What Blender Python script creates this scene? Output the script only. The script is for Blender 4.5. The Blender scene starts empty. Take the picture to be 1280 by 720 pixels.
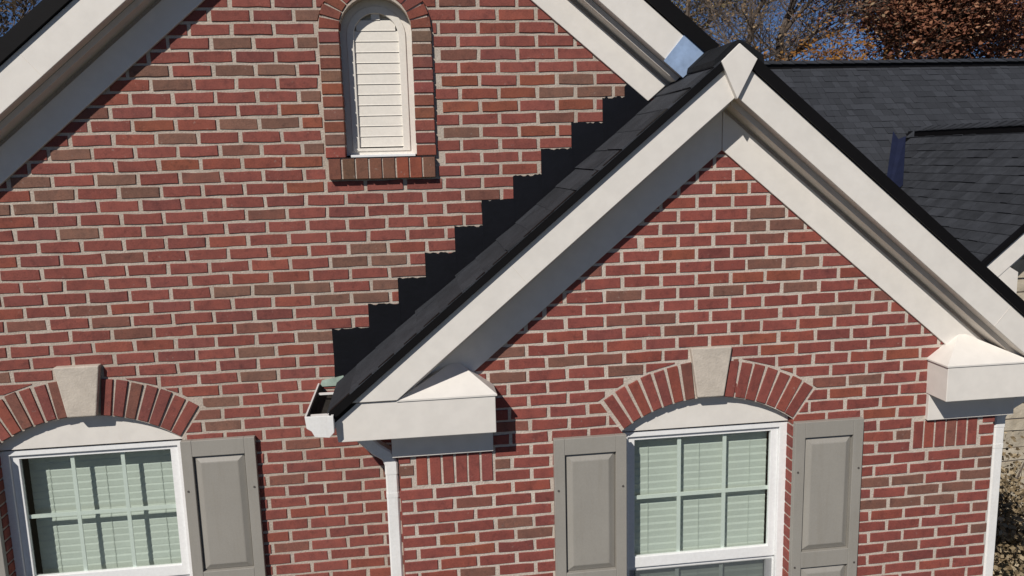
import bpy, bmesh, math, random
from mathutils import Vector, Matrix
from mathutils.geometry import tessellate_polygon

random.seed(7)
C = bpy.context.scene.collection
scene = bpy.context.scene
Z0 = 3.6            # height of the reference brick course above the ground

# ---------------------------------------------------------------- camera
F_PX, PITCH, YAW, ROLL = 1000.0, 0.1639, 0.1225, -0.0256
CAM = Vector((0, -3.8917, 0.6481))
fwd = Vector((math.sin(YAW)*math.cos(PITCH), math.cos(YAW)*math.cos(PITCH), -math.sin(PITCH)))
rgt = Vector((math.cos(YAW), -math.sin(YAW), 0)); upv = rgt.cross(fwd)
RR = math.cos(ROLL)*rgt + math.sin(ROLL)*upv
UU = -math.sin(ROLL)*rgt + math.cos(ROLL)*upv
cam_d = bpy.data.cameras.new('camera'); cam = bpy.data.objects.new('camera', cam_d); C.objects.link(cam)
cam_d.sensor_width = 36; cam_d.lens = F_PX/1280*36; cam_d.clip_end = 2000; cam_d.clip_start = 0.05
m3 = Matrix((RR, UU, -fwd)).transposed()
cam.matrix_world = Matrix.Translation(CAM + Vector((0, 0, Z0))) @ m3.to_4x4()
scene.camera = cam
def proj(x, y, z):
    d = Vector((x, y, z)) - CAM
    w = d.dot(fwd)
    return 640 + F_PX*d.dot(RR)/w, 360 - F_PX*d.dot(UU)/w

# ---------------------------------------------------------------- light
SUN = Vector((0.126, 0.18, -0.184)).normalized()      # direction the light travels
elev = math.asin(-SUN.z); rot = math.atan2(-SUN.x, -SUN.y)
world = bpy.data.worlds.new('World'); scene.world = world; world.use_nodes = True
wn = world.node_tree; wn.nodes.clear()
wo = wn.nodes.new('ShaderNodeOutputWorld'); bg = wn.nodes.new('ShaderNodeBackground')
sky = wn.nodes.new('ShaderNodeTexSky'); sky.sky_type = 'NISHITA'; sky.sun_disc = False
sky.sun_elevation = elev; sky.sun_rotation = rot; sky.altitude = 600
sky.air_density = 0.45; sky.dust_density = 0.0; sky.ozone_density = 6.0
bg.inputs['Strength'].default_value = 0.06
wn.links.new(sky.outputs[0], bg.inputs[0]); wn.links.new(bg.outputs[0], wo.inputs[0])
sl = bpy.data.lights.new('sun', 'SUN'); sl.energy = 4.0; sl.angle = math.radians(0.5); sl.color = (1.0, 0.95, 0.88)
so = bpy.data.objects.new('sun', sl); C.objects.link(so)
so.rotation_euler = SUN.to_track_quat('-Z', 'Y').to_euler(); so.location = (-10, -15, 20)
vs = scene.view_settings
vs.view_transform = 'Standard'; vs.look = 'None'; vs.exposure = 0.0; vs.gamma = 1.0; vs.use_curve_mapping = False

# ---------------------------------------------------------------- helpers
class MB:
    def __init__(s): s.v = []; s.f = []
    def add(s, vs_, fs):
        o = len(s.v); s.v += [tuple(p) for p in vs_]; s.f += [tuple(o+i for i in q) for q in fs]
    def box(s, x0, x1, y0, y1, z0, z1):
        s.add([(x0,y0,z0),(x1,y0,z0),(x1,y1,z0),(x0,y1,z0),(x0,y0,z1),(x1,y0,z1),(x1,y1,z1),(x0,y1,z1)],
              [(0,3,2,1),(4,5,6,7),(0,1,5,4),(1,2,6,5),(2,3,7,6),(3,0,4,7)]); return s
    def prism(s, poly, y0, y1):
        n = len(poly)
        s.add([(x,y0,z) for x,z in poly]+[(x,y1,z) for x,z in poly],
              [tuple(range(n)), tuple(range(2*n-1, n-1, -1))]+[(i,n+i,n+(i+1)%n,(i+1)%n) for i in range(n)]); return s
    def ring(s, outer, inner, y0, y1, closed=True):
        n = len(outer); m = n if closed else n-1
        s.add([(x,y0,z) for x,z in outer]+[(x,y0,z) for x,z in inner]+[(x,y1,z) for x,z in outer]+[(x,y1,z) for x,z in inner], [])
        o = len(s.v)-4*n
        for i in range(m):
            j = (i+1)%n
            s.f += [(o+i,o+j,o+n+j,o+n+i), (o+2*n+i,o+3*n+i,o+3*n+j,o+2*n+j), (o+i,o+2*n+i,o+2*n+j,o+j), (o+n+i,o+n+j,o+3*n+j,o+3*n+i)]
        return s
    def tube(s, path, prof, upref=(0,1,0)):
        rings = []; n = len(prof); path = [Vector(p) for p in path]
        for i, p in enumerate(path):
            t = (path[min(i+1,len(path)-1)]-path[max(i-1,0)]).normalized()
            a = Vector(upref); a = (a-t*a.dot(t)).normalized(); b = t.cross(a)
            rings.append([p+a*q[0]+b*q[1] for q in prof])
        o = len(s.v)
        for r in rings: s.v += [tuple(q) for q in r]
        for i in range(len(path)-1):
            for k in range(n):
                s.f.append((o+i*n+k, o+i*n+(k+1)%n, o+(i+1)*n+(k+1)%n, o+(i+1)*n+k))
        s.f += [tuple(o+k for k in range(n)), tuple(o+(len(path)-1)*n+k for k in range(n-1,-1,-1))]; return s
    def build(s, name, mat, parent=None, bevel=0, z=None, smooth=False):
        z = Z0 if z is None else z
        me = bpy.data.meshes.new(name); me.from_pydata([(a,b,c+z) for a,b,c in s.v], [], s.f)
        bm = bmesh.new(); bm.from_mesh(me); bmesh.ops.recalc_face_normals(bm, faces=bm.faces); bm.to_mesh(me); bm.free()
        if smooth:
            for p in me.polygons: p.use_smooth = True
        me.materials.append(mat)
        o = bpy.data.objects.new(name, me); C.objects.link(o)
        if parent: o.parent = parent
        if bevel:
            b = o.modifiers.new('bevel', 'BEVEL'); b.width = bevel; b.segments = 2; b.limit_method = 'ANGLE'
        return o
def thing(name, label, cat, loc=(0,0,0), group=None):
    o = bpy.data.objects.new(name, None); C.objects.link(o); o.location = loc
    o['label'] = label; o['category'] = cat
    if group: o['group'] = group
    return o
def lab(o, s): o['label'] = s; return o

# ---------------------------------------------------------------- materials
def mat_base(name):
    m = bpy.data.materials.new(name); m.use_nodes = True
    nt = m.node_tree; b = nt.nodes['Principled BSDF']
    return m, nt, b
def N(nt, t, **kw):
    n = nt.nodes.new(t)
    for k, v in kw.items():
        if k in n.inputs: n.inputs[k].default_value = v
        else: setattr(n, k, v)
    return n
def coords(nt, perobj=True):
    tc = N(nt, 'ShaderNodeTexCoord'); oi = N(nt, 'ShaderNodeObjectInfo')
    ad = N(nt, 'ShaderNodeVectorMath', operation='ADD'); mu = N(nt, 'ShaderNodeMath', operation='MULTIPLY'); mu.inputs[1].default_value = 37.0 if perobj else 0
    nt.links.new(oi.outputs['Random'], mu.inputs[0]); nt.links.new(tc.outputs['Object'], ad.inputs[0]); nt.links.new(mu.outputs[0], ad.inputs[1])
    return ad.outputs[0], oi
def noise(nt, vec, scale, detail=4, rough=0.6):
    n = N(nt, 'ShaderNodeTexNoise'); n.inputs['Scale'].default_value = scale; n.inputs['Detail'].default_value = detail; n.inputs['Roughness'].default_value = rough
    nt.links.new(vec, n.inputs['Vector']); return n.outputs['Fac']
def ramp(nt, fac, stops):
    r = N(nt, 'ShaderNodeValToRGB'); e = r.color_ramp.elements
    while len(e) < len(stops): e.new(0.5)
    for i, (p, c) in enumerate(stops):
        e[i].position = p; e[i].color = (*c, 1) if len(c) == 3 else c
    nt.links.new(fac, r.inputs[0]); return r.outputs[0]
def mix(nt, a, b, fac, mode='MIX'):
    m = N(nt, 'ShaderNodeMix', data_type='RGBA', blend_type=mode)
    for s, k in ((a, 6), (b, 7)):
        if isinstance(s, tuple): m.inputs[k].default_value = (*s, 1)
        else: nt.links.new(s, m.inputs[k])
    if isinstance(fac, (int, float)): m.inputs[0].default_value = fac
    else: nt.links.new(fac, m.inputs[0])
    return m.outputs[2]
def bump(nt, b, h, strength, dist):
    n = N(nt, 'ShaderNodeBump'); n.inputs['Strength'].default_value = strength; n.inputs['Distance'].default_value = dist
    nt.links.new(h, n.inputs['Height']); nt.links.new(n.outputs[0], b.inputs['Normal'])
def plain(name, col, rough=0.5, var=0.12, scale=6, fine=90, bstr=0.15, bd=0.002, metal=0.0, spec=0.4, streak=False):
    m, nt, b = mat_base(name); vec, oi = coords(nt)
    n1 = noise(nt, vec, scale); n2 = noise(nt, vec, fine, 2)
    lo = tuple(c*(1-var) for c in col); hi = tuple(min(1, c*(1+var*0.6)) for c in col)
    c1 = ramp(nt, n1, [(0.3, lo), (0.7, hi)])
    c2 = mix(nt, c1, ramp(nt, n2, [(0.35, (0.92,)*3), (0.65, (1.03,)*3)]), 0.5, 'MULTIPLY')
    if streak:
        mp = N(nt, 'ShaderNodeMapping'); mp.inputs['Scale'].default_value = (14, 14, 1.2); nt.links.new(vec, mp.inputs[0])
        n3 = noise(nt, mp.outputs[0], 2.0, 5, 0.65)
        c2 = mix(nt, c2, ramp(nt, n3, [(0.32, (0.80, 0.77, 0.72)), (0.5, (1, 1, 1))]), 0.25, 'MULTIPLY')
    nt.links.new(c2, b.inputs['Base Color'])
    b.inputs['Roughness'].default_value = rough; b.inputs['Metallic'].default_value = metal; b.inputs['Specular IOR Level'].default_value = spec
    if bstr: bump(nt, b, n2, bstr, bd)
    return m
def brick_mat(name, attr=False):
    m, nt, b = mat_base(name); vec, oi = coords(nt)
    if attr:
        at = N(nt, 'ShaderNodeAttribute', attribute_name='bcol'); col = at.outputs['Color']
    else: col = oi.outputs['Color']
    n1 = noise(nt, vec, 14, 5, 0.65); n2 = noise(nt, vec, 170, 3); n3 = noise(nt, vec, 45, 3)
    c = mix(nt, col, ramp(nt, n1, [(0.3, (0.74, 0.76, 0.8)), (0.55, (1, 1, 1)), (0.75, (1.15, 1.06, 1.0))]), 0.9, 'MULTIPLY')
    c = mix(nt, c, ramp(nt, n2, [(0.3, (0.72,)*3), (0.6, (1.08,)*3)]), 0.7, 'MULTIPLY')
    sp = ramp(nt, n3, [(0.66, (0, 0, 0)), (0.76, (1, 1, 1))])
    c = mix(nt, c, (0.42, 0.35, 0.30), mix(nt, (0, 0, 0), sp, 0.30))
    n4 = noise(nt, vec, 26, 4, 0.7)
    c = mix(nt, c, ramp(nt, n4, [(0.32, (0.62, 0.66, 0.70)), (0.46, (1, 1, 1))]), 0.7, 'MULTIPLY')
    nt.links.new(c, b.inputs['Base Color']); b.inputs['Roughness'].default_value = 0.88; b.inputs['Specular IOR Level'].default_value = 0.25
    bump(nt, b, n2, 0.5, 0.003); return m
M = {}
M['brick'] = brick_mat('fired_brick'); M['brick_mass'] = brick_mat('fired_brick_mass', True)
def mortar_mat(name, lo, hi):
    m, nt, b = mat_base(name); vec, oi = coords(nt)
    n1 = noise(nt, vec, 5); n2 = noise(nt, vec, 120, 4); n3 = noise(nt, vec, 28, 4)
    c = ramp(nt, n1, [(0.3, lo), (0.7, hi)])
    c = mix(nt, c, ramp(nt, n2, [(0.3, (0.72,)*3), (0.65, (1.1,)*3)]), 0.8, 'MULTIPLY')
    c = mix(nt, c, ramp(nt, n3, [(0.3, (0.8, 0.8, 0.8)), (0.55, (1, 1, 1))]), 0.6, 'MULTIPLY')
    nt.links.new(c, b.inputs['Base Color']); b.inputs['Roughness'].default_value = 0.95
    bump(nt, b, n2, 0.7, 0.006); return m
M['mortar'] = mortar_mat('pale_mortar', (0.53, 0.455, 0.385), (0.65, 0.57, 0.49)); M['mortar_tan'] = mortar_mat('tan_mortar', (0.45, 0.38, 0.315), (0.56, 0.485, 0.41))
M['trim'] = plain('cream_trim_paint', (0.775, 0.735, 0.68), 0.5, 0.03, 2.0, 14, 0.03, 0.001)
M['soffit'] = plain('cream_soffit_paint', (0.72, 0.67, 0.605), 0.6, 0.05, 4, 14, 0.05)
M['vinyl'] = plain('white_vinyl', (0.86, 0.86, 0.85), 0.35, 0.03, 5, 60, 0.05)
M['white_metal'] = plain('white_gutter_enamel', (0.84, 0.83, 0.81), 0.35, 0.05, 6, 80, 0.05, streak=True)
M['shutter'] = plain('taupe_shutter_vinyl', (0.322, 0.303, 0.270), 0.5, 0.05, 4, 120, 0.15, streak=True)
M['keystone'] = plain('cast_stone', (0.56, 0.495, 0.42), 0.9, 0.14, 12, 90, 0.5, 0.004)
M['black'] = plain('black_paint', (0.004, 0.004, 0.006), 0.42, 0.3, 9, 40, 0.25, 0.003, spec=0.35)
M['drip'] = plain('black_drip_edge', (0.005, 0.0045, 0.005), 0.6, 0.2, 8, 60, 0.1, spec=0.15)
M['patch'] = plain('galvanised_flashing', (0.36, 0.48, 0.68), 0.4, 0.2, 14, 60, 0.2, metal=0.15)
M['valley'] = plain('dark_blue_valley_metal', (0.010, 0.014, 0.040), 0.6, 0.2, 6, 40, 0.1)
M['gutter_in'] = plain('weathered_gutter_inside', (0.36, 0.45, 0.38), 0.6, 0.3, 12, 60, 0.2)
M['gutter_dark'] = plain('dark_gutter_liner', (0.03, 0.026, 0.022), 0.9, 0.4, 25, 90, 0.6, 0.01)  # near-black colour of the liner inside the gutters
M['grille'] = plain('pale_grille', (0.80, 0.82, 0.78), 0.4, 0.03)
M['blind'] = plain('white_blind_slat', (0.63, 0.65, 0.60), 0.5, 0.04)
M['room'] = plain('dim_room', (0.10, 0.10, 0.09), 0.9, 0.1)
M['screw'] = plain('screw_head', (0.09, 0.08, 0.075), 0.5, 0.1)
M['louvre'] = plain('cream_vinyl_louvre', (0.79, 0.745, 0.67), 0.45, 0.04, 5, 60, 0.05)
def shingle_mat():
    m, nt, b = mat_base('charcoal_asphalt_shingle'); vec, oi = coords(nt)
    n1 = noise(nt, vec, 7); n2 = noise(nt, vec, 220, 2, 0.8)
    c = mix(nt, oi.outputs['Color'], ramp(nt, n1, [(0.3, (0.7,)*3), (0.7, (1.2,)*3)]), 0.9, 'MULTIPLY')
    c = mix(nt, c, ramp(nt, n2, [(0.35, (0.55,)*3), (0.7, (1.6,)*3)]), 0.8, 'MULTIPLY')
    nt.links.new(c, b.inputs['Base Color']); b.inputs['Roughness'].default_value = 0.95; b.inputs['Specular IOR Level'].default_value = 0.2
    bump(nt, b, n2, 0.6, 0.004); return m
M['shingle'] = shingle_mat()
def attr_mat(name, rough=0.9):
    m, nt, b = mat_base(name); vec, oi = coords(nt)
    at = N(nt, 'ShaderNodeAttribute', attribute_name='bcol'); n2 = noise(nt, vec, 160, 2, 0.8)
    c = mix(nt, at.outputs['Color'], ramp(nt, n2, [(0.35, (0.6,)*3), (0.7, (1.5,)*3)]), 0.7, 'MULTIPLY')
    nt.links.new(c, b.inputs['Base Color']); b.inputs['Roughness'].default_value = rough; b.inputs['Specular IOR Level'].default_value = 0.2
    return m
M['shingle_mass'] = attr_mat('charcoal_shingle_mass')
def stone_mat():
    m, nt, b = mat_base('cream_ledge_stone'); vec, oi = coords(nt)
    n1 = noise(nt, vec, 6, 6, 0.65); n2 = noise(nt, vec, 50, 4)
    c = mix(nt, oi.outputs['Color'], ramp(nt, n1, [(0.3, (0.7, 0.68, 0.64)), (0.65, (1.08,)*3)]), 0.9, 'MULTIPLY')
    nt.links.new(c, b.inputs['Base Color']); b.inputs['Roughness'].default_value = 0.95
    bump(nt, b, n1, 0.8, 0.03); return m
M['stone'] = stone_mat()
def glass_mat(name, tint, gl=1.0):
    m = bpy.data.materials.new(name); m.use_nodes = True; nt = m.node_tree; nt.nodes.clear()
    o = N(nt, 'ShaderNodeOutputMaterial'); t = N(nt, 'ShaderNodeBsdfTransparent'); g = N(nt, 'ShaderNodeBsdfGlossy'); mx = N(nt, 'ShaderNodeMixShader'); lw = N(nt, 'ShaderNodeLayerWeight'); pw = N(nt, 'ShaderNodeMath', operation='POWER'); fr = N(nt, 'ShaderNodeMath', operation='MULTIPLY_ADD')
    pw.inputs[1].default_value = 5; fr.inputs[1].default_value = 0.9; fr.inputs[2].default_value = 0.07; nt.links.new(lw.outputs['Facing'], pw.inputs[0]); nt.links.new(pw.outputs[0], fr.inputs[0]); t.inputs[0].default_value = (*tint, 1); g.inputs['Roughness'].default_value = 0.02
    nt.links.new(fr.outputs[0], mx.inputs[0]); nt.links.new(t.outputs[0], mx.inputs[1]); nt.links.new(g.outputs[0], mx.inputs[2]); nt.links.new(mx.outputs[0], o.inputs[0])
    return m
M['glass'] = glass_mat('greenish_window_glass', (0.865, 0.92, 0.89))
def screen_mat():
    m = bpy.data.materials.new('insect_screen_mesh'); m.use_nodes = True; nt = m.node_tree; b = nt.nodes['Principled BSDF']
    o = nt.nodes['Material Output']; t = N(nt, 'ShaderNodeBsdfTransparent'); mx = N(nt, 'ShaderNodeMixShader'); mx.inputs[0].default_value = 0.5
    b.inputs['Base Color'].default_value = (0.10, 0.11, 0.12, 1); b.inputs['Roughness'].default_value = 0.7
    nt.links.new(t.outputs[0], mx.inputs[1]); nt.links.new(b.outputs[0], mx.inputs[2]); nt.links.new(mx.outputs[0], o.inputs[0]); return m
M['screen'] = screen_mat()

# ---------------------------------------------------------------- ground
def ground_mat():
    m, nt, b = mat_base('lawn'); vec, oi = coords(nt)
    n1 = noise(nt, vec, 0.6, 6); n2 = noise(nt, vec, 30, 4)
    c = ramp(nt, n1, [(0.3, (0.09, 0.085, 0.045)), (0.6, (0.14, 0.125, 0.07)), (0.8, (0.18, 0.145, 0.09))])
    c = mix(nt, c, ramp(nt, n2, [(0.3, (0.5,)*3), (0.7, (1.3,)*3)]), 0.8, 'MULTIPLY')
    nt.links.new(c, b.inputs['Base Color']); b.inputs['Roughness'].default_value = 1.0; bump(nt, b, n2, 0.8, 0.05); return m
g = MB(); g.add([(-600,-600,0),(600,-600,0),(600,600,0),(-600,600,0)], [(0,1,2,3)])
gr = g.build('ground', ground_mat(), z=0); gr['kind'] = 'structure'; gr['label'] = 'lawn around the brick house'

# ================================================================ the house
house = thing('brick_house', 'red brick house with two cream-trimmed gables, taupe shutters and dark shingle roof', 'house')
SL = 0.835                     # roof pitch
D = 0.352                      # rear gable wall stands this far behind the front one
XF, XM = 1.55, -0.15           # ridge of the front and of the main gable
P_, H_ = 0.2032, 0.0654
BW, BH = 0.1842, 0.0512
WINF, WINR, WH = 1.509, -1.730, 0.464      # window centres and half width
RI = 0.806; ZC = -0.630-RI; RO = RI+0.197; AE = math.asin(WH/RI)
VX, VI, VO, VS = -0.138, 0.178, 0.280, 1.270        # arched vent

def arch_open(c):
    pts = [(c-WH-.007, -2.33), (c+WH+.007, -2.33), (c+WH+.007, ZC+RI*math.cos(AE)-.004)]
    for i in range(41):
        a = AE - 2*AE*i/40
        pts.append((c+RI*math.sin(a), ZC+RI*math.cos(a)-.0005))
    return pts+[(c-WH-.007, ZC+RI*math.cos(AE)-.004)]
def vent_open(r, zb):
    return [(VX-r, zb), (VX+r, zb)] + [(VX+r*math.cos(math.pi*i/20), VS+r*math.sin(math.pi*i/20)) for i in range(21)]

def wall_slab(name, outer, holes, y, depth, thick, mat):
    polys = [[Vector((x, 0, z)) for x, z in outer]] + [[Vector((x, 0, z)) for x, z in h] for h in holes]
    tris = tessellate_polygon(polys); flat = [p for q in polys for p in q]
    mb = MB()
    mb.add([(p.x, y, p.z) for p in flat], [tuple(t) for t in tris])
    mb.add([(p.x, y+thick, p.z) for p in flat], [tuple(t) for t in tris])
    for q in polys:
        n = len(q); mb.add([(p.x, y, p.z) for p in q]+[(p.x, y+thick, p.z) for p in q], [(i,(i+1)%n,n+(i+1)%n,n+i) for i in range(n)])
    return mb.build(name, mat, house)
MORT = 0.0045
def gz(xc, A, x): return A - SL*abs(x-xc)
wall_r = wall_slab('wall', [(-3.3,-3.6),(3.0,-3.6),(3.0,gz(XM,2.33,3.0)),(XM,2.33),(-3.3,gz(XM,2.33,-3.3))],
                   [arch_open(WINR), vent_open(VI+0.011, 0.66)], D+MORT, 0, 0.13, M['mortar_tan'])
lab(wall_r, 'rear brick gable wall with the arched louvred vent')
XL, XR = -0.120, 3.158
wall_f = wall_slab('wall', [(XL+0.006,-3.6),(XR-0.006,-3.6),(XR-0.006,gz(XF,0.87,XR)),(XF,0.87),(XL+0.006,gz(XF,0.87,XL))],
                   [arch_open(WINF)], MORT, 0, 0.13, M['mortar'])
lab(wall_f, 'projecting front brick gable wall')

# --- colours of single bricks that stand out in the photograph (picture positions)
BROWN = [(385,21),(292,55),(387,55),(297,89),(352,89),(195,90),(391,122),(304,155),(356,155),(220,173),(214,106),
 (88,193),(42,227),(147,225),(66,243),(175,241),(39,260),(2,260),(97,292),(396,187),(462,311),(437,327),(486,325),
 (290,364),(340,362),(391,360),(481,356),(416,375),(465,374),(322,442),(322,472),(394,423),(5,469),(310,472),
 (720,99),(742,116),(694,116),(777,115),(576,165),(276,503),(279,532),
 (960,266),(937,283),(985,281),(957,330),(1004,327),(780,369),(639,442),(710,453),(639,473),(784,464),
 (912,362),(1001,358),(1041,386),(1081,476),(1130,545),(1220,567),(1228,580),(1092,602),(1135,600),(1217,594),(1155,613),
 (1195,610),(1090,631),(1132,627),(1172,624),(642,653),(666,667),(597,716),(506,589),(627,580),(1221,661)]
ORANGE = [(380,138),(195,157),(394,155),(225,207),(382,203),(384,234),(572,99),(672,99),(647,116),(575,132),(625,132),(720,132),
 (674,164),(915,234),(850,318),(935,347),(980,344),(950,422),(970,436),(1125,443),(1060,491),(1101,518),(572,674),(596,686),(870,345)]
CB, CO = (0.222, 0.114, 0.090), (0.285, 0.092, 0.062)
def red():
    k = random.random(); v = random.uniform(0.90, 1.12)
    base = (0.268, 0.083, 0.071)
    if k < 0.06: base = (0.222, 0.094, 0.076)
    elif k < 0.18: base = (0.285, 0.086, 0.066)
    elif k < 0.28: base = (0.238, 0.077, 0.070)
    return tuple(c*v for c in base)
def brick_colour(u, w, reach=13):
    for L, c in ((BROWN, CB), (ORANGE, CO)):
        for a, b in L:
            if abs(a-u) < 20 and abs(b-w) < 7.5:
                v = random.uniform(0.9, 1.1); return tuple(q*v for q in c)
    return red()

# --- brick bodies
def outline_rect(w, h, jit):
    pts = []
    nx = 4
    for i in range(nx): pts.append((-w/2+w*i/(nx-1), -h/2))
    for i in range(nx): pts.append((w/2-w*i/(nx-1), h/2))
    return [(x+random.uniform(-jit, jit), z+random.uniform(-jit, jit)) for x, z in pts]
def brick_faces(pts, depth, ch=0.0032):
    """front face at y=0 with worn edges, body going back to y=depth"""
    n = len(pts); cx = sum(p[0] for p in pts)/n; cz = sum(p[1] for p in pts)/n
    inner = []
    for x, z in pts:
        d = math.hypot(x-cx, z-cz) or 1
        dx = min(ch*1.2, d*0.3)*((x-cx) > 0 and 1 or -1) if abs(x-cx) > 0.01 else 0
        dz = min(ch, d*0.3)*((z-cz) > 0 and 1 or -1) if abs(z-cz) > 0.004 else 0
        inner.append((x-dx*0.6, z-dz*0.6))
    v = [(x, 0, z) for x, z in inner]+[(x, ch*0.8, z) for x, z in pts]+[(x, depth, z) for x, z in pts]
    f = [tuple(range(n))]+[(i, n+i, n+(i+1)%n, (i+1)%n) for i in range(n)]+[(n+i, 2*n+i, 2*n+(i+1)%n, n+(i+1)%n) for i in range(n)]
    return v, f
def mesh_from(name, v, f, mat):
    me = bpy.data.meshes.new(name); me.from_pydata(v, [], f)
    bm = bmesh.new(); bm.from_mesh(me); bmesh.ops.recalc_face_normals(bm, faces=bm.faces); bm.to_mesh(me); bm.free()
    me.materials.append(mat); return me
FULL = [mesh_from('brick', *brick_faces(outline_rect(BW, BH, 0.0023), 0.09), M['brick']) for _ in range(16)]
def clip(poly, nx, nz, c):
    """keep the side where nx*x+nz*z >= c"""
    out = []
    for i in range(len(poly)):
        a, b = poly[i], poly[(i+1) % len(poly)]
        da = nx*a[0]+nz*a[1]-c; db = nx*b[0]+nz*b[1]-c
        if da >= 0: out.append(a)
        if (da > 0 > db) or (da < 0 < db):
            t = da/(da-db); out.append((a[0]+(b[0]-a[0])*t, a[1]+(b[1]-a[1])*t))
    return out
def area(p):
    return abs(sum(p[i][0]*p[(i+1)%len(p)][1]-p[(i+1)%len(p)][0]*p[i][1] for i in range(len(p))))/2
class Brick:
    __slots__ = ('poly','full','y','col','px','vis','depth')
def make_brick(poly, y, full=False, vis=True, depth=0.09, col=None):
    b = Brick(); b.poly = poly; b.full = full; b.y = y; b.depth = depth
    cx = sum(p[0] for p in poly)/len(poly); cz = sum(p[1] for p in poly)/len(poly)
    u, w = proj(cx, y, cz)
    pp = [proj(x, y, z) for x, z in poly]
    b.px = area(pp); b.vis = vis and -30 < u < 1310 and -12 < w < 732
    b.col = col or brick_colour(u, w)
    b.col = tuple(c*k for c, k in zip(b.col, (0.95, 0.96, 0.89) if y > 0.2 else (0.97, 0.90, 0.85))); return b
def place_bricks(bricks, wall, limit):
    bricks = [b for b in bricks if len(b.poly) > 2]
    order = sorted([b for b in bricks if b.vis], key=lambda b: -b.px)
    single = set(id(b) for b in order[:limit]); V = []; Fc = []; cols = []
    for b in bricks:
        n = len(b.poly)
        cx = sum(p[0] for p in b.poly)/n; cz = sum(p[1] for p in b.poly)/n
        yy = b.y + random.uniform(-0.0018, 0.0018)
        if id(b) in single:
            if b.full: me = random.choice(FULL)
            else: me = mesh_from('brick', *brick_faces([(x-cx, z-cz) for x, z in b.poly], b.depth), M['brick'])
            o = bpy.data.objects.new('brick', me); C.objects.link(o); o.parent = wall
            o.location = (cx+random.uniform(-.0015,.0015), yy, cz+Z0+random.uniform(-.001,.001)); o.rotation_euler = (random.uniform(-.01,.01), random.uniform(-.009,.009) if b.full else 0, random.uniform(-.008,.008))
            o.color = (*b.col, 1)
        else:
            pts = [(x+cx, z+cz) for x, z in outline_rect(BW, BH, 0.0020)] if b.full else b.poly
            v, f = brick_faces(pts, b.depth if not b.full else 0.05); o_ = len(V)
            V += [(x, yy+y, z+Z0) for x, y, z in v]; Fc += [tuple(o_+i for i in q) for q in f]; cols += [b.col]*len(f)
    if V:
        me = mesh_from('brick_mass', V, Fc, M['brick_mass'])
        at = me.attributes.new('bcol', 'FLOAT_COLOR', 'FACE')
        for i, c in enumerate(cols): at.data[i].color = (*c, 1)
        o = bpy.data.objects.new('brick_mass', me); C.objects.link(o); o.parent = wall; o['kind'] = 'stuff'
def rect(x0, x1, z): return [(x0, z-BH/2), (x1, z-BH/2), (x1, z+BH/2), (x0, z+BH/2)]
J = 0.012
def cut_arch(poly, c):
    cx = sum(p[0] for p in poly)/len(poly)-c; cz = sum(p[1] for p in poly)/len(poly)
    s = 1 if cx > 0 else -1
    if abs(cx) > 0.8 or cz > -0.30 or cz < -2.4: return poly
    zi = ZC+RI*math.cos(AE); zo = ZC+RO*math.cos(AE)
    if cz > zo+0.01:
        a = math.atan2(cx, cz-ZC); a = max(-AE, min(AE, a))
        if abs(cx) < 0.125+J: return poly if cz > -0.35 else clip(poly, s, 0, s*c+0.118+J)
        poly = clip(poly, math.sin(a), math.cos(a), (RO+J)+math.sin(a)*c+math.cos(a)*ZC)
        return clip(poly, s, 0, s*c+0.112) if poly and cz < -0.34 else poly
    if cz > zi-0.01:
        nx, nz = math.cos(AE), -math.sin(AE)      # outside of the radial skewback line
        return clip(poly, s*nx, nz, s*nx*c+nz*ZC+J)
    return clip(poly, s, 0, s*c+WH+0.001)
def cut_vent(poly):
    cx = sum(p[0] for p in poly)/len(poly)-VX; cz = sum(p[1] for p in poly)/len(poly)
    if abs(cx) > 0.5 or cz < 0.535 or cz > 1.7: return poly
    s = 1 if cx > 0 else -1
    if cz < VS: return clip(poly, s, 0, s*VX+VO+J*0.8)
    a = math.atan2(cx, cz-VS)
    return clip(poly, math.sin(a), math.cos(a), VO+J*0.8+math.sin(a)*VX+math.cos(a)*VS)
def shutter_hides(x, z, c):
    return z < -0.82 and (c-WH-0.36 < x < c-WH-0.03 or c+WH+0.04 < x < c+WH+0.36)
def split(x0, x1, cuts):
    """cut a brick interval at the exclusions (a0,a1)"""
    segs = [(x0, x1)]
    for a0, a1 in cuts:
        n = []
        for p, q in segs:
            if q <= a0 or p >= a1: n.append((p, q))
            else:
                if p < a0: n.append((p, a0))
                if q > a1: n.append((a1, q))
        segs = n
    return segs

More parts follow.
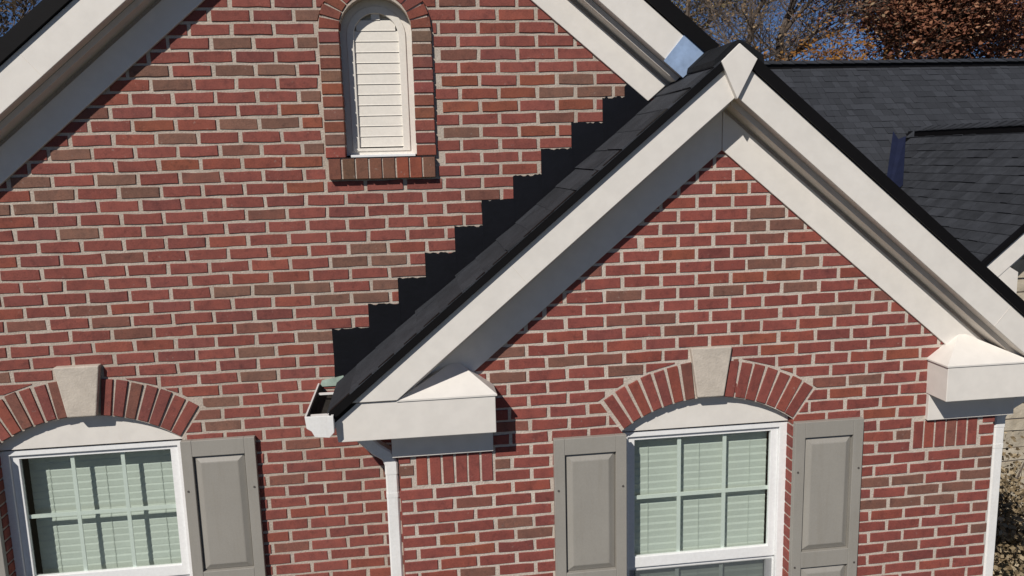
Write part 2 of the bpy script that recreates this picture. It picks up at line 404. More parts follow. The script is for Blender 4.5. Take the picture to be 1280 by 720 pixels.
# --- rear wall bricks
rb = []
for q in range(-14, 78):
    z = -(q-24)*H_ - 0.1414
    if z < -3.57: continue
    ph = 0.076 if q % 2 == 0 else 0.175
    k0 = int((-3.5)/P_)
    for k in range(k0, 17):
        cx = k*P_ + ph; x0, x1 = cx-BW/2, cx+BW/2
        if x1 < -3.29 or x0 > 2.98: continue
        x0 = max(x0, -3.29); x1 = min(x1, 2.98)
        cuts = []
        if -2.35 < z < -0.78: cuts.append((WINR-WH-0.001, WINR+WH+0.001))
        if 0.548-J < z < VS: cuts.append((VX-VO-J*0.9, VX+VO+J*0.9))
        if z < -0.35 and z > -0.60 : cuts.append((WINR-0.118, WINR+0.118))
        for s0, s1 in split(x0, x1, cuts):
            if s1-s0 < 0.018: continue
            full = s1-s0 > BW-0.002
            poly = rect(s0, s1, z)
            n0 = area(poly)
            poly = clip(poly, -SL, -1, -(2.118+SL*XM)) if (s0+s1)/2 < XM - 9 else poly
            sd = 1 if (s0+s1)/2 > XM else -1
            poly = clip(poly, -SL*sd, -1, -(2.16+SL*sd*XM))
            if not poly: continue
            poly = cut_arch(poly, WINR)
            if poly: poly = cut_vent(poly)
            if not poly or area(poly) < 0.0007: continue
            full = full and abs(area(poly)-n0) < 1e-6
            mx = (s0+s1)/2
            hid = (mx > XL-0.02 and z < gz(XF, 1.10, mx)) or shutter_hides(mx, z, WINR)
            rb.append(make_brick(poly, D, full, not hid))
# voussoirs, vent ring and sill
def voussoirs(c, y, per=7):
    out = []
    a0 = math.atan2(0.083, 0.95)+0.006
    for s in (-1, 1):
        for i in range(per):
            b0 = a0+(AE-a0)*i/per+0.0075; b1 = a0+(AE-a0)*(i+1)/per-0.0075
            rj = random.uniform(-0.004, 0.004)
            pts = []
            for r, a in ((RI+0.005, b0), (RI+0.005, b1), (RO+rj, b1-0.002), (RO+rj, b0+0.002)):
                pts.append((c+s*r*math.sin(a)+random.uniform(-.001,.001), ZC+r*math.cos(a)+random.uniform(-.001,.001)))
            if s < 0: pts = pts[::-1]
            out.append(make_brick(pts, y-0.004, depth=0.10, col=red()))
    return out
rv = voussoirs(WINR, D)
VP = 0.018
for s in (-1, 1):
    k = 0; z = 0.661
    while k < 10:
        x0, x1 = (VX-VO, VX-VI-0.002) if s < 0 else (VX+VI+0.002, VX+VO)
        colr = random.choice([CB, CO, red(), red(), (0.235,0.085,0.065)])
        rv.append(make_brick([(x0, z), (x1, z), (x1, z+0.0520), (x0, z+0.0520)], D-VP, depth=0.088, col=tuple(c*random.uniform(.9,1.1) for c in colr)))
        z += 0.0632; k += 1
nv = 13
for i in range(nv):
    a0 = math.pi*(i)/nv+0.018; a1 = math.pi*(i+1)/nv-0.018
    pts = [(VX+r*math.cos(a), VS+0.022+r*math.sin(a)) for r, a in ((VI+0.002,a0),(VO,a0+0.006),(VO,a1-0.006),(VI+0.002,a1))]
    rv.append(make_brick(pts, D-VP, depth=0.088, col=tuple(c*random.uniform(.9,1.1) for c in (0.235,0.075,0.06))))
sillc = [(0.20,0.085,0.065),(0.135,0.10,0.066),(0.19,0.105,0.075),(0.20,0.10,0.07),(0.16,0.10,0.072),(0.33,0.085,0.05),(0.31,0.08,0.05),(0.18,0.11,0.08)]
sw = 0.548/8
for i in range(8):
    x0 = VX-0.272+i*sw
    sc = tuple(.6*a+.4*b for a, b in zip(sillc[i], (.25,.09,.066)))
    rv.append(make_brick([(x0+0.004,0.549),(x0+sw-0.004,0.549),(x0+sw-0.004,0.653),(x0+0.004,0.653)], D-0.036, depth=0.16, col=sc))
sv = set()
for b in rv: b.px += 5000
place_bricks(rb+rv, wall_r, 300)
mb = MB()      # mortar body of the proud ring and the sill
mb.ring(vent_open(VO-0.005, 0.66), vent_open(VI+0.006, 0.66), D-VP+0.006, D+0.074); mb.box(VX-0.269, VX+0.271, D-0.030, D+0.10, 0.552, 0.650)
mb.build('mortar_ring', M['mortar_tan'], wall_r)

# --- front wall bricks
fb = []
SOL = [(-0.042, 0.366), (2.668, 3.066)]
for r in range(-13, 55):
    z = -r*H_
    if z < -3.57: continue
    rl = max(-3, min(22, r))
    phL = (0.128+0.0017*rl) if r % 2 == 0 else (0.033+0.0012*rl)
    phR = max(0.009, 0.070-0.0029*rl) if r % 2 == 0 else max(0.107, 0.170-0.0029*rl)
    seamL = 1.33 if r % 2 == 0 else 1.33
    iv = []
    k = math.floor((seamL-phL-BW/2)/P_)
    lastL = k*P_+phL+BW/2
    while k*P_+phL+BW/2 > XL: iv.append((k*P_+phL-BW/2, k*P_+phL+BW/2, True)); k -= 1
    k = math.ceil((1.66-phR+BW/2)/P_)
    firstR = k*P_+phR-BW/2
    while k*P_+phR-BW/2 < XR: iv.append((k*P_+phR-BW/2, k*P_+phR+BW/2, True)); k += 1
    gap = firstR-lastL
    n = max(1, round(gap/0.185)); w = (gap-(n+1)*(P_-BW))/n
    for i in range(n):
        a = lastL+(P_-BW)+i*(w+P_-BW); iv.append((a, a+w, False))
    for x0, x1, fl in iv:
        x0 = max(x0, XL); x1 = min(x1, XR)
        cuts = []
        if -2.35 < z < -0.78: cuts.append((WINF-WH-0.001, WINF+WH+0.001))
        if -0.60 < z < -0.35: cuts.append((WINF-0.118, WINF+0.118))
        if -1.0 < z < -0.84: cuts += [(a-J*0.4, b+J*0.4) for a, b in SOL]
        for s0, s1 in split(x0, x1, cuts):
            if s1-s0 < 0.018: continue
            full = fl and s1-s0 > BW-0.002
            poly = rect(s0, s1, z); n0 = area(poly)
            sd = 1 if (s0+s1)/2 > XF else -1
            poly = clip(poly, -SL*sd, -1, -(0.72+SL*sd*XF))
            if poly: poly = cut_arch(poly, WINF)
            if not poly or area(poly) < 0.0007: continue
            full = full and abs(area(poly)-n0) < 1e-6
            mx = (s0+s1)/2
            hid = shutter_hides(mx, z, WINF) or (z > -0.80 and z < -0.50 and (mx < 0.36 or mx > 2.74))
            fb.append(make_brick(poly, 0, full, not hid))
fv = voussoirs(WINF, 0)
for a, b in SOL:
    w = (b-a-0.01)/6
    for i in range(6):
        x0 = a+0.005+i*w+0.0055; x1 = x0+w-0.011
        fv.append(make_brick([(x0+random.uniform(-.0015,.0015),-0.998),(x1,-0.998),(x1+random.uniform(-.0015,.0015),-0.845),(x0,-0.845)], random.uniform(-.003,.001), col=red()))
for b in fv: b.px += 5000
place_bricks(fb+fv, wall_f, 300)
# returns of the front block (not seen from the front)
def side_wall(x, y0, y1, sgn):
    mb = MB(); mb.box(min(x, x-sgn*0.1)+0.0, max(x, x-sgn*0.1), y0, y1, -3.6, -0.5)
    w = mb.build('wall', M['mortar'], house)
    V = []; Fc = []; cols = []
    for r in range(8, 55):
        z = -r*H_; y = y0 + (0.0 if r % 2 else -0.1) - 0.02
        while y < y1:
            a, b = max(y+0.01, y0+0.012), min(y+BW+0.01, y1-0.01)
            if b-a > 0.02 and z > -3.57:
                o = len(V); xx = x+sgn*0.006; h = BH/2
                V += [(x-sgn*0.01,a,z-h+Z0),(xx,a,z-h+Z0),(xx,b,z-h+Z0),(x-sgn*0.01,b,z-h+Z0),(x-sgn*0.01,a,z+h+Z0),(xx,a,z+h+Z0),(xx,b,z+h+Z0),(x-sgn*0.01,b,z+h+Z0)]
                fs = [(0,3,2,1),(4,5,6,7),(0,1,5,4),(1,2,6,5),(2,3,7,6),(3,0,4,7)]
                Fc += [tuple(o+i for i in q) for q in fs]; cols += [red()]*6
            y += P_
    me = mesh_from('brick_mass', V, Fc, M['brick_mass']); at = me.attributes.new('bcol', 'FLOAT_COLOR', 'FACE')
    for i, c in enumerate(cols): at.data[i].color = (*c, 1)
    o = bpy.data.objects.new('brick_mass', me); C.objects.link(o); o.parent = w; o['kind'] = 'stuff'
side_wall(XL+0.006, 0.137, D, -1); side_wall(XR-0.006, 0.137, 6.0, 1)

# ---------------------------------------------------------------- keystones, windows, shutters, blinds
def keystone(c, y, wall, pr):
    pts = [(c-0.071,-0.622),(c+0.071,-0.622),(c+0.111,-0.356),(c-0.111,-0.356)]
    return MB().prism(pts, y-pr, y+0.12).build('keystone', M['keystone'], wall, bevel=0.006)
keystone(WINR, D, wall_r, 0.040); keystone(WINF, 0, wall_f, 0.022)
def window(c, y, where):
    zt, zb = -0.815, -2.32
    f = MB()
    fo = [(c-WH-.006,zb),(c+WH+.006,zb),(c+WH+.006,zt),(c-WH-.006,zt)]
    fi = [(c-.424,zb+.05),(c+.424,zb+.05),(c+.424,zt-.028),(c-.424,zt-.028)]
    f.ring(fo, fi, y+.062, y+.135)
    win = f.build('window', M['vinyl'], house, bevel=0.003); lab(win, where)
    for nm, z1, z0, yy, gt, gb in (('upper', -0.843, -1.600, 0.078, -0.867, -1.537), ('lower', -1.585, -2.27, 0.094, -1.628, -2.225)):
        so_ = [(c-.424,z0),(c+.424,z0),(c+.424,z1),(c-.424,z1)]; si = [(c-.382,gb),(c+.382,gb),(c+.382,gt),(c-.382,gt)]
        MB().ring(so_, si, y+yy, y+yy+.026).build('sash', M['vinyl'], win, bevel=0.003)
        yg = y+yy+0.018
        for k in range(3):
            for j in range(2):
                xa = c-.384+.256*k; zh = (gt+gb)/2
                za, zc_ = (gb, zh) if j == 0 else (zh, gt)
                mb = MB(); mb.add([(xa,yg,za),(xa+.256,yg,za),(xa+.256,yg,zc_),(xa,yg,zc_)], [(0,1,2,3)])
                mb.build('pane', M['glass'], win)
        for xx in (c-.128, c+.128): MB().box(xx-.010, xx+.010, yg+.003, yg+.010, gb, gt).build('muntin', M['grille'], win)
        MB().box(c-.383, c+.383, yg+.0025, yg+.0105, (gt+gb)/2-.010, (gt+gb)/2+.010).build('muntin', M['grille'], win)
        if nm == 'lower':
            mb = MB(); mb.add([(c-.41,y+.083,-2.26),(c+.41,y+.083,-2.26),(c+.41,y+.083,-1.615),(c-.41,y+.083,-1.615)], [(0,1,2,3)])
            mb.build('insect_screen', M['screen'], win)
    t = MB()      # curved head panel above the frame
    pts = [(c+RI*math.sin(AE-2*AE*i/20)*0.998, ZC+(RI)*math.cos(AE-2*AE*i/20)+0.0) for i in range(21)]
    t.prism([(c-WH+.002,-0.803),(c+WH-.002,-0.803)]+pts, y+.048, y+.13); t.build('head_panel', M['trim'], win)
    MB().box(c-WH+.002, c+WH-.002, y+.075, y+.13, -0.816, -0.802).build('head_shadow_line', M['drip'], win)  # black strip stands in for the shadow line under the head panel
    MB().box(c-WH-.03, c+WH+.03, y-.03, y+.13, -2.40, -2.33).build('sill', M['keystone'], win)
    rm = MB(); x0, x1, y0, y1, z0, z1 = c-WH-.1, c+WH+.1, y+.138, y+1.2, -2.5, -0.7
    rm.add([(x0,y0,z0),(x1,y0,z0),(x1,y1,z0),(x0,y1,z0),(x0,y0,z1),(x1,y0,z1),(x1,y1,z1),(x0,y1,z1)], [(0,3,2,1),(4,5,6,7),(1,2,6,5),(2,3,7,6),(3,0,4,7)])
    rm.build('room_behind', M['room'], win)
    return win
window(WINR, D, 'left window of six panes over six, in the rear brick wall')
window(WINF, 0, 'right window of six panes over six, in the front gable wall')
def blind(c, y, label, tilt, back):
    b = thing('window_blind', label, 'blind', (c, y+back, Z0-2.25), 'closed blinds behind the windows')
    MB().box(-.395, .395, -.02, .02, 1.39, 1.425).build('head_rail', M['blind'], b, z=0)
    n = 33; me = None
    for i in range(n):
        z = 1.385-i*0.0405
        if me is None:
            mb = MB(); w = 0.026; dy, dz = w*math.cos(tilt), w*math.sin(tilt)
            mb.add([(-.39,-dy,-dz),(.39,-dy,-dz),(.39,-.004,.003),(-.39,-.004,.003),(.39,dy,dz),(-.39,dy,dz),
                    (-.39,-dy+.001,-dz-.002),(.39,-dy+.001,-dz-.002),(.39,dy+.001,dz-.002),(-.39,dy+.001,dz-.002)],
                   [(0,1,2,3),(3,2,4,5),(6,9,8,7),(0,6,7,1),(5,4,8,9)])
            o = mb.build('slat', M['blind'], b, z=0); me = o.data
        else:
            o = bpy.data.objects.new('slat', me); C.objects.link(o); o.parent = b
        o.location = (0, 0, z); o.rotation_euler = (random.uniform(-.03,.03), random.uniform(-.002,.002), 0)
    for xx in (-.29, 0.0, .29): MB().box(xx-.001, xx+.001, -.009, -.0075, 0.04, 1.4).build('cord', M['blind'], b, z=0)
    return b
blind(WINR, D, 'pale closed blind hanging behind the left window', math.radians(85), 0.190)
blind(WINF, 0, 'pale closed blind hanging behind the right window', math.radians(86), 0.150)

def shutter(x0, x1, y, label):
    zt, zb = -0.792, -2.372; wpx = x1-x0; st = 0.056
    rows = [(-0.880, -1.535), (-1.628, -2.283)]
    f = MB()
    f.box(x0, x0+st, y-.034, y-.002, zb, zt); f.box(x1-st, x1, y-.034, y-.002, zb, zt)
    for a, b in ((zt, rows[0][0]), (rows[0][1], rows[1][0]), (rows[1][1], zb)): f.box(x0+st, x1-st, y-.0335, y-.0025, b, a)
    f.box(x0+.01, x1-.01, y-.008, y-.003, zb+.01, zt-.01)
    s = f.build('shutter', M['shutter'], house, bevel=0.0025); lab(s, label)
    for a, b in rows:
        p = MB(); xa, xb = x0+st+.001, x1-st-.001
        i0, i1, i2 = 0.0, 0.006, 0.036
        def rr(i, yy): return [(xa+i,yy,b+i),(xb-i,yy,b+i),(xb-i,yy,a-i),(xa+i,yy,a-i)]
        p.add(rr(i0,y-.008)+rr(i1,y-.014)+rr(i2,y-.029)+rr(i2+.005,y-.030), [(0,1,5,4),(1,2,6,5),(2,3,7,6),(3,0,4,7),(4,5,9,8),(5,6,10,9),(6,7,11,10),(7,4,8,11),(8,9,13,12),(9,10,14,13),(10,11,15,14),(11,8,12,15),(12,13,14,15)])
        p.build('panel', M['shutter'], s)
    for xx in (x0+.02, x1-.02):
        for zz in (-1.07, -1.62, -2.15):
            k = MB(); n = 8; r = 0.0055
            k.add([(xx+r*math.cos(t*math.tau/n), y-.037, zz+r*math.sin(t*math.tau/n)) for t in range(n)]+[(xx+r*1.2*math.cos(t*math.tau/n), y-.0335, zz+r*1.2*math.sin(t*math.tau/n)) for t in range(n)],
                  [tuple(range(n))]+[(t,(t+1)%n,n+(t+1)%n,n+t) for t in range(n)])
            k.build('screw', M['screw'], s)
    return s
shutter(WINR+WH+.004, WINR+WH+.384, D, 'raised-panel shutter right of the left window')
shutter(WINR-WH-.384, WINR-WH-.004, D, 'raised-panel shutter left of the left window, mostly out of view')
shutter(WINF-WH-.374, WINF-WH+.008, 0, 'raised-panel shutter left of the right window')
shutter(WINF+WH+.004, WINF+WH+.390, 0, 'raised-panel shutter right of the right window')

# ---------------------------------------------------------------- arched gable vent
fr = MB(); o_ = vent_open(VI+.010, 0.668); i_ = vent_open(0.113, 0.705)
fr.ring(o_, i_, D+.075, D+.128)
i2 = vent_open(0.150, 0.69); fr.ring(i2, i_, D+.068, D+.077)
fr.prism(vent_open(VI+.009, 0.67), D+.118, D+.124)
vent = fr.build('gable_vent', M['louvre'], house, bevel=0.004); lab(vent, 'arched cream louvred vent in the rear gable')
MB().box(VX-.160, VX+.174, D+.020, D+.11, 0.654, 0.672).build('sill_strip', M['vinyl'], vent, bevel=0.002)
for i in range(14):
    z = 0.712+i*0.0533
    hw = 0.116 if z+.03 < VS else math.sqrt(max(0.0004, 0.113**2-(z+.03-VS)**2))+.002
    mb = MB(); mb.add([(VX-hw,D+.077,z),(VX+hw,D+.077,z),(VX+hw,D+.079,z+.005),(VX-hw,D+.079,z+.005),(VX-hw,D+.0815,z+.0518),(VX+hw,D+.0815,z+.0518),(VX+hw,D+.100,z+.0524),(VX-hw,D+.100,z+.0524),(VX-hw,D+.10,z),(VX+hw,D+.10,z)],
                      [(0,1,2,3),(3,2,5,4),(4,5,6,7),(0,8,9,1)])
    mb.build('slat', M['louvre'], vent)

# ---------------------------------------------------------------- rakes and eave returns
def rk(xc, s, A0, A1, d0, d1, zmin=None):
    p = [(xc+s*d0, A0-SL*d0), (xc+s*d1, A0-SL*d1), (xc+s*d1, A1-SL*d1), (xc+s*d0, A1-SL*d0)]
    if zmin is not None: p = clip(p, 0, 1, zmin)
    return p if s > 0 else p[::-1]
OH = 0.18; BX = 0.166
for s in (-1, 1):
    side = 'left' if s < 0 else 'right'
    # front gable
    MB().prism(rk(XF, s, .897, 1.077, 0.004, 2.2, -0.487), -OH, -OH+.02).build('fascia_board', M['trim'], house, bevel=0.003)
    fz = MB().prism(rk(XF, s, .650, .842, 0.0015, 1.62), -.012, MORT+.002); fz.build('frieze_board', M['trim'], house, bevel=0.003)
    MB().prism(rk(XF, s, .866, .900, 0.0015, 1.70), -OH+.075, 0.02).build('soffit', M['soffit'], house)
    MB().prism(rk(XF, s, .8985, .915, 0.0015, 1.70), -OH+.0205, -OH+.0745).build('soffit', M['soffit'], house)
    MB().prism(rk(XF, s, 1.079, 1.132+(.014 if s > 0 else 0), 0.0015, 1.975), -OH-.020, -OH+.012).build('drip_edge', M['drip'], house)
    # eave return with its little hipped cap
    ex = [(XF+s*1.186, -.494), (XF+s*1.186, -.684), (XF+s*1.945, -.682), (XF+s*1.960, -.556), (XF+s*1.873, -.494)]
    er = MB().prism(ex if s < 0 else ex[::-1], -BX, 0.004).build('eave_return', M['trim'], house, bevel=0.003)
    a = (XF+s*1.178, -BX-.006, -.489); b = (XF+s*1.178, 0.003, -.489); c = (XF+s*1.66, -BX-.006, -.489); e = (XF+s*1.66, 0.003, -.489); pk = (XF+s*1.362, 0.003, -.352)
    lo = lambda p: (p[0], p[1], p[2]-.008)
    cp = MB(); cp.add([a,b,c,e,pk,lo(a),lo(b),lo(c),lo(e)], [(0,4,1),(2,4,0),(2,3,4),(0,1,6,5),(2,0,5,7),(3,2,7,8),(5,6,8,7),(1,4,3,8,6)])
    cp.build('cap', M['trim'], er)
    MB().prism([(XF+s*1.190,-.670),(XF+s*1.190,-.833),(XF+s*1.700,-.833),(XF+s*1.700,-.670)], -.022, MORT+.002).build('frieze_board', M['trim'], house, bevel=0.002)
    # eave soffit and board behind the return
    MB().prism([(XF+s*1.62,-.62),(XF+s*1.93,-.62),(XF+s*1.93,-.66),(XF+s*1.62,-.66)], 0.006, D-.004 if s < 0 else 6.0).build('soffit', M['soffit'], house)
    MB().prism([(XF+s*1.925,-.66),(XF+s*1.945,-.66),(XF+s*1.945,-.545),(XF+s*1.925,-.530)], 0.006, D-.004 if s < 0 else 6.0).build('fascia_board', M['trim'], house)
def butt(xc, s, A0, A1, d, y):      # hairline joint between two lengths of board
    w = 0.0022; nx, nz = SL/nl0, 1/nl0
    p0 = (xc+s*d, A0-SL*d); p1 = (xc+s*(d+(A1-A0)*SL/(1+SL*SL)), A1-SL*(d+(A1-A0)*SL/(1+SL*SL)))
    q = [(p0[0]-w*.6, p0[1]), (p0[0]+w*.6, p0[1]), (p1[0]+w*.6, p1[1]), (p1[0]-w*.6, p1[1])]
    MB().prism(q, y-.0012, y+.004).build('board_joint', M['soffit'], house)
nl0 = math.sqrt(1+SL*SL)
butt(XF, 1, .899, 1.075, 1.42, -OH); butt(XF, -1, .899, 1.075, 1.02, -OH); butt(XM, -1, 2.336, 2.528, 1.52, D-OH)
# kite plate at the peak
pl = MB().prism([(1.461,1.056),(1.543,.884),(1.637,1.066),(1.549,1.137)], -OH-.028, -OH+.004).build('peak_plate', M['trim'], house, bevel=0.002)
lab(pl, 'kite-shaped plate covering the peak of the front gable')
# main gable rakes, the right one ending on the front roof
def cutw(p): return clip(p, -SL, 1, 1.139-SL*XF)
for s in (-1, 1):
    d1 = 3.25
    f = (lambda p: cutw(p)) if s > 0 else (lambda p: p)
    yo = D-OH
    MB().prism(f(rk(XM, s, 2.334, 2.530, 0.002, d1)), yo, yo+.02).build('fascia_board', M['trim'], house, bevel=0.003)
    p = rk(XM, s, 2.106, 2.272, 0.002, d1)
    if s > 0: p = clip(p, -SL, 1, 1.145-SL*XF)
    MB().prism(p, D-.014, D+MORT+.002).build('frieze_board', M['trim'], house, bevel=0.003)
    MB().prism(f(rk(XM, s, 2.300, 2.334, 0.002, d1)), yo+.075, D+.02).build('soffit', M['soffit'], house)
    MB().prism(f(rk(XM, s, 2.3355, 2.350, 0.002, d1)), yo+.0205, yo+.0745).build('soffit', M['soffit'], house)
    MB().prism(f(rk(XM, s, 2.534, 2.630, 0.002, d1)), yo-.020, yo+.012).build('drip_edge', M['drip'], house)
    MB().prism(f(rk(XM, s, 2.50, 2.625, 0.002, d1)), yo+.012, 8.5).build('roof', M['drip'], house)
# bare metal patch at the foot of the right main fascia
pp = rk(XM, 1, 2.318, 2.534, 0.002, 3.2); pp = cutw(pp); pp = clip(pp, SL, -1+.0, 1.30*SL-1.19)
pp = clip(pp, 0.765, -0.644, 0.765*1.375-0.644*1.186)
if len(pp) > 2:
    fl = MB().prism(pp, D-OH-.006, D-OH+.001).build('flashing_patch', M['patch'], house); lab(fl, 'bluish bare metal flashing at the foot of the rear fascia')

# ---------------------------------------------------------------- roofs
def slab(A0, A1, xc, s, d0, d1, y0, y1): return MB().prism(rk(xc, s, A0, A1, d0, d1), y0, y1)
roof_l = slab(1.05, 1.124, XF, -1, 0.002, 1.97, -OH+.012, D+.02).build('roof', M['drip'], house); lab(roof_l, 'left slope of the front gable roof, seen as a narrow strip of shingles')
roof_r = slab(1.05, 1.140, XF, 1, 0.002, 1.97, -OH+.012, 6.5).build('roof', M['drip'], house); lab(roof_r, 'right slope of the front gable roof, seen edge on')
def tab_mesh(w, ln, th):
    """shingle tab: x along the course, y up the slope, butt edge thick"""
    j = lambda: random.uniform(-.004, .004)
    v = [(0.002,0+j(),0),(w-.002,0+j(),0),(w-.002,ln,0),(0.002,ln,0),(0.003,0+j()+.001,th),(w-.003,0+j()+.001,th),(w-.002,ln,.0015),(0.002,ln,.0015)]
    return v, [(4,5,6,7),(0,1,5,4),(1,2,6,5),(3,0,4,7)]
def shingle_colour(k=1.0):
    v = random.choice([0.032, 0.035, 0.037, 0.040, 0.044])*k; return (v*0.93, v, v*1.18)
def shingle_field(roof, org, ex, ey, en, ncourse, width, expo, single, fits=lambda x, y: True, wmin=.12, wmax=.30, k=1.0, th=.009):
    org, ex, ey, en = Vector(org), Vector(ex), Vector(ey), Vector(en)
    rotm = Matrix((ex, ey, en)).transposed().to_4x4()
    pool = []
    V = []; Fc = []; cols = []
    for c in range(ncourse):
        x = -random.uniform(0, wmax)
        while x < width:
            w = random.uniform(wmin, wmax); a, b = max(x, 0), min(x+w, width); x += w
            if b-a < .03 or not fits((a+b)/2, c*expo+expo/2): continue
            t = th*random.choice([.7, 1.0, 1.0, 1.7]); q = org+ex*a+ey*(c*expo)+en*(0.001+random.uniform(0, .001))
            v, f = tab_mesh(b-a, expo*1.06, t); col = shingle_colour(k)
            if single:
                me = mesh_from('shingle', v, f, M['shingle']); o = bpy.data.objects.new('shingle', me); C.objects.link(o); o.parent = roof
                o.matrix_local = Matrix.Translation(q+Vector((0,0,Z0))) @ rotm; o.color = (*col, 1)
            else:
                n = len(V); V += [tuple(q+ex*p[0]+ey*p[1]+en*p[2]+Vector((0,0,Z0))) for p in v]; Fc += [tuple(n+i for i in g_) for g_ in f]; cols += [col]*len(f)
    if V:
        me = mesh_from('shingle_mass', V, Fc, M['shingle_mass']); at = me.attributes.new('bcol', 'FLOAT_COLOR', 'FACE')
        for i, cc in enumerate(cols): at.data[i].color = (*cc, 1)
        o = bpy.data.objects.new('shingle_mass', me); C.objects.link(o); o.parent = roof; o['kind'] = 'stuff'
nl = math.sqrt(1+SL*SL); cs, sn = 1/nl, SL/nl
EXPO = 0.143
shingle_field(roof_l, (XF-1.985, D-.004, 1.124-SL*1.985), (0,-1,0), (cs,0,sn), (-sn,0,cs), 18, D+OH+.024-.004, EXPO, True, wmin=.26, wmax=.62, k=1.0, th=.006)
# ridge cap pieces of the front gable
for i in range(8):
    y0 = -OH-.018+i*.14
    mb = MB(); zt = 1.160+random.uniform(0,.005)
    mb.prism([(XF-.125,zt-.126),(XF-.120,zt-.100),(XF-.03,zt-.020),(XF,zt-.008),(XF+.03,zt-.020),(XF+.120,zt-.080),(XF+.125,zt-.126),(XF,zt-.06)], y0, y0+.138)
    o = mb.build('ridge_cap', M['shingle'], roof_l); o.color = (*shingle_colour(.3), 1)
# stepped black flashing on the rear wall
ST = [(-.446,-.238),(-.250,-.110),(-.088,.021),(.061,.151),(.223,.286),(.372,.420),(.542,.546),(.695,.680),(.860,.812),(1.030,.941),(1.150,1.000),(1.285,1.06)]
for i in range(len(ST)-1):
    x0, zt = ST[i]; x1 = ST[i+1][0]+.006
    zb0 = gz(XF, 1.09, x0); zb1 = gz(XF, 1.09, x1); n = 12
    top = []
    for k in range(n+1):
        x = x1+(x0-x1)*k/n; top.append((x, zt+random.choice([0, 0, 0, -.004, .003, -.007])+random.uniform(-.001,.001)))
    lft = [(x0+random.uniform(-.003,.003), zt+(zb0-zt)*k/4) for k in range(1, 4)] if i == 0 else []
    MB().prism([(x0, zb0), (x1, zb1)]+top+lft, D-.007-.0015*(i % 2), D+.012).build('flashing', M['black'], roof_l)

# ---------------------------------------------------------------- gutters and downspouts
def gutter(s, y0, y1):
    X = lambda d: XF+s*d
    prof = [(1.955,-.530),(1.955,-.612),(1.978,-.636),(2.045,-.628),(2.058,-.600),(2.080,-.585),(2.086,-.527),(2.078,-.527),(2.070,-.575),(2.048,-.592),(2.035,-.616),(1.985,-.622),(1.966,-.604),(1.966,-.530)]
    q = [(X(d), z) for d, z in prof]; gt = MB().prism(q if s < 0 else q[::-1], y0, y1).build('gutter', M['white_metal'], house); lab(gt, 'short white gutter at the left eave of the front gable' if s < 0 else 'white gutter at the right eave of the front gable')
    solid = [(X(d), z) for d, z in prof[:7]]
    MB().prism(solid if s < 0 else solid[::-1], y0-.006, y0+.001).build('end_cap', M['white_metal'], gt, bevel=0.002)
    MB().prism([(X(1.967),-.60),(X(2.04),-.60),(X(2.066),-.572),(X(2.0755),-.532),(X(2.0725),-.532),(X(2.06),-.568),(X(2.035),-.585),(X(1.975),-.590),(X(1.970),-.545),(X(1.967),-.545)], y0+.004, y1-.004).build('dark_liner', M['gutter_dark'], gt)  # dark liner along the bottom and inner walls of the gutter
    yy = y0+.05
    while yy < min(y1, 3):
        MB().box(min(X(1.957),X(2.084)), max(X(1.957),X(2.084)), yy, yy+.022, -.548, -.541).build('hanger', M['white_metal'], gt); yy += .36
    return gt
gl = gutter(-1, -OH-.035, D-.002); gr_ = gutter(1, -OH-.035, 6.0)
MB().prism([(-.528,-.545),(-.40,-.545),(-.40,-.490),(-.515,-.512)], D-.008, D-.001).build('back_flashing', M['gutter_in'], gl)
def rectprof(w, d): 
    return [(-d/2,-w/2+.008),(-d/2,w/2-.008),(-d/2+.008,w/2),(d/2-.008,w/2),(d/2,w/2-.008),(d/2,-w/2+.008),(d/2-.008,-w/2),(-d/2+.008,-w/2)]
def downspout(xs, y, xg, zg, label):
    dsp = MB().tube([(xs, y, -.905), (xs, y, -2.0), (xs, y, -3.45)], rectprof(.062, .075)).build('downspout', M['white_metal'], house); lab(dsp, label)
    sg = 1 if xg > xs else -1
    MB().tube([(xg, y, zg), (xg, y, zg-.05), (xg-sg*.05, y, zg-.095), (xs+sg*.07, y, -.800), (xs+sg*.02, y, -.835), (xs, y, -.88), (xs, y, -.935)], rectprof(.066, .079)).build('elbow', M['white_metal'], dsp)
    MB().tube([(xs, y, -1.035), (xs, y, -1.06)], rectprof(.065, .078)).build('collar', M['white_metal'], dsp)
downspout(-.159, .055, -.400, -.58, 'white downspout in the corner between the two brick walls')
downspout(3.247, .10, 3.56, -.60, 'white downspout at the right corner of the front gable')

# ---------------------------------------------------------------- roofs behind, stone gable at the right
XS, YP, ZP = 7.20, 7.11, 0.864           # ridge of the stone gable and where it meets the back roof
YR = 8.42; ZR = ZP+SL*(YR-YP)
br = MB(); br.add([(-9,5.2,ZP+SL*(5.2-YP)-.012),(16,5.2,ZP+SL*(5.2-YP)-.012),(16,YR,ZR-.012),(-9,YR,ZR-.012),(-9,11.6,ZP+SL*(5.2-YP)),(16,11.6,ZP+SL*(5.2-YP))], [(0,1,2,3),(3,2,5,4)])
roof_b = br.build('roof', M['drip'], house); lab(roof_b, 'dark shingled back roof with a level ridge')
def on_back(x, y):      # not under the stone gable roof
    yy = 5.2+y*cs; xx = 2.2+x; zb = ZP+SL*(yy-YP)
    return not (yy < YP and abs(xx-XS) < (YP-yy)-0.02)
shingle_field(roof_b, (2.2, 5.2, ZP+SL*(5.2-YP)-.010), (1,0,0), (0,cs,sn), (0,-sn,cs), 29, 11.5, EXPO, False, on_back, .08, .20, 1.12, .007)
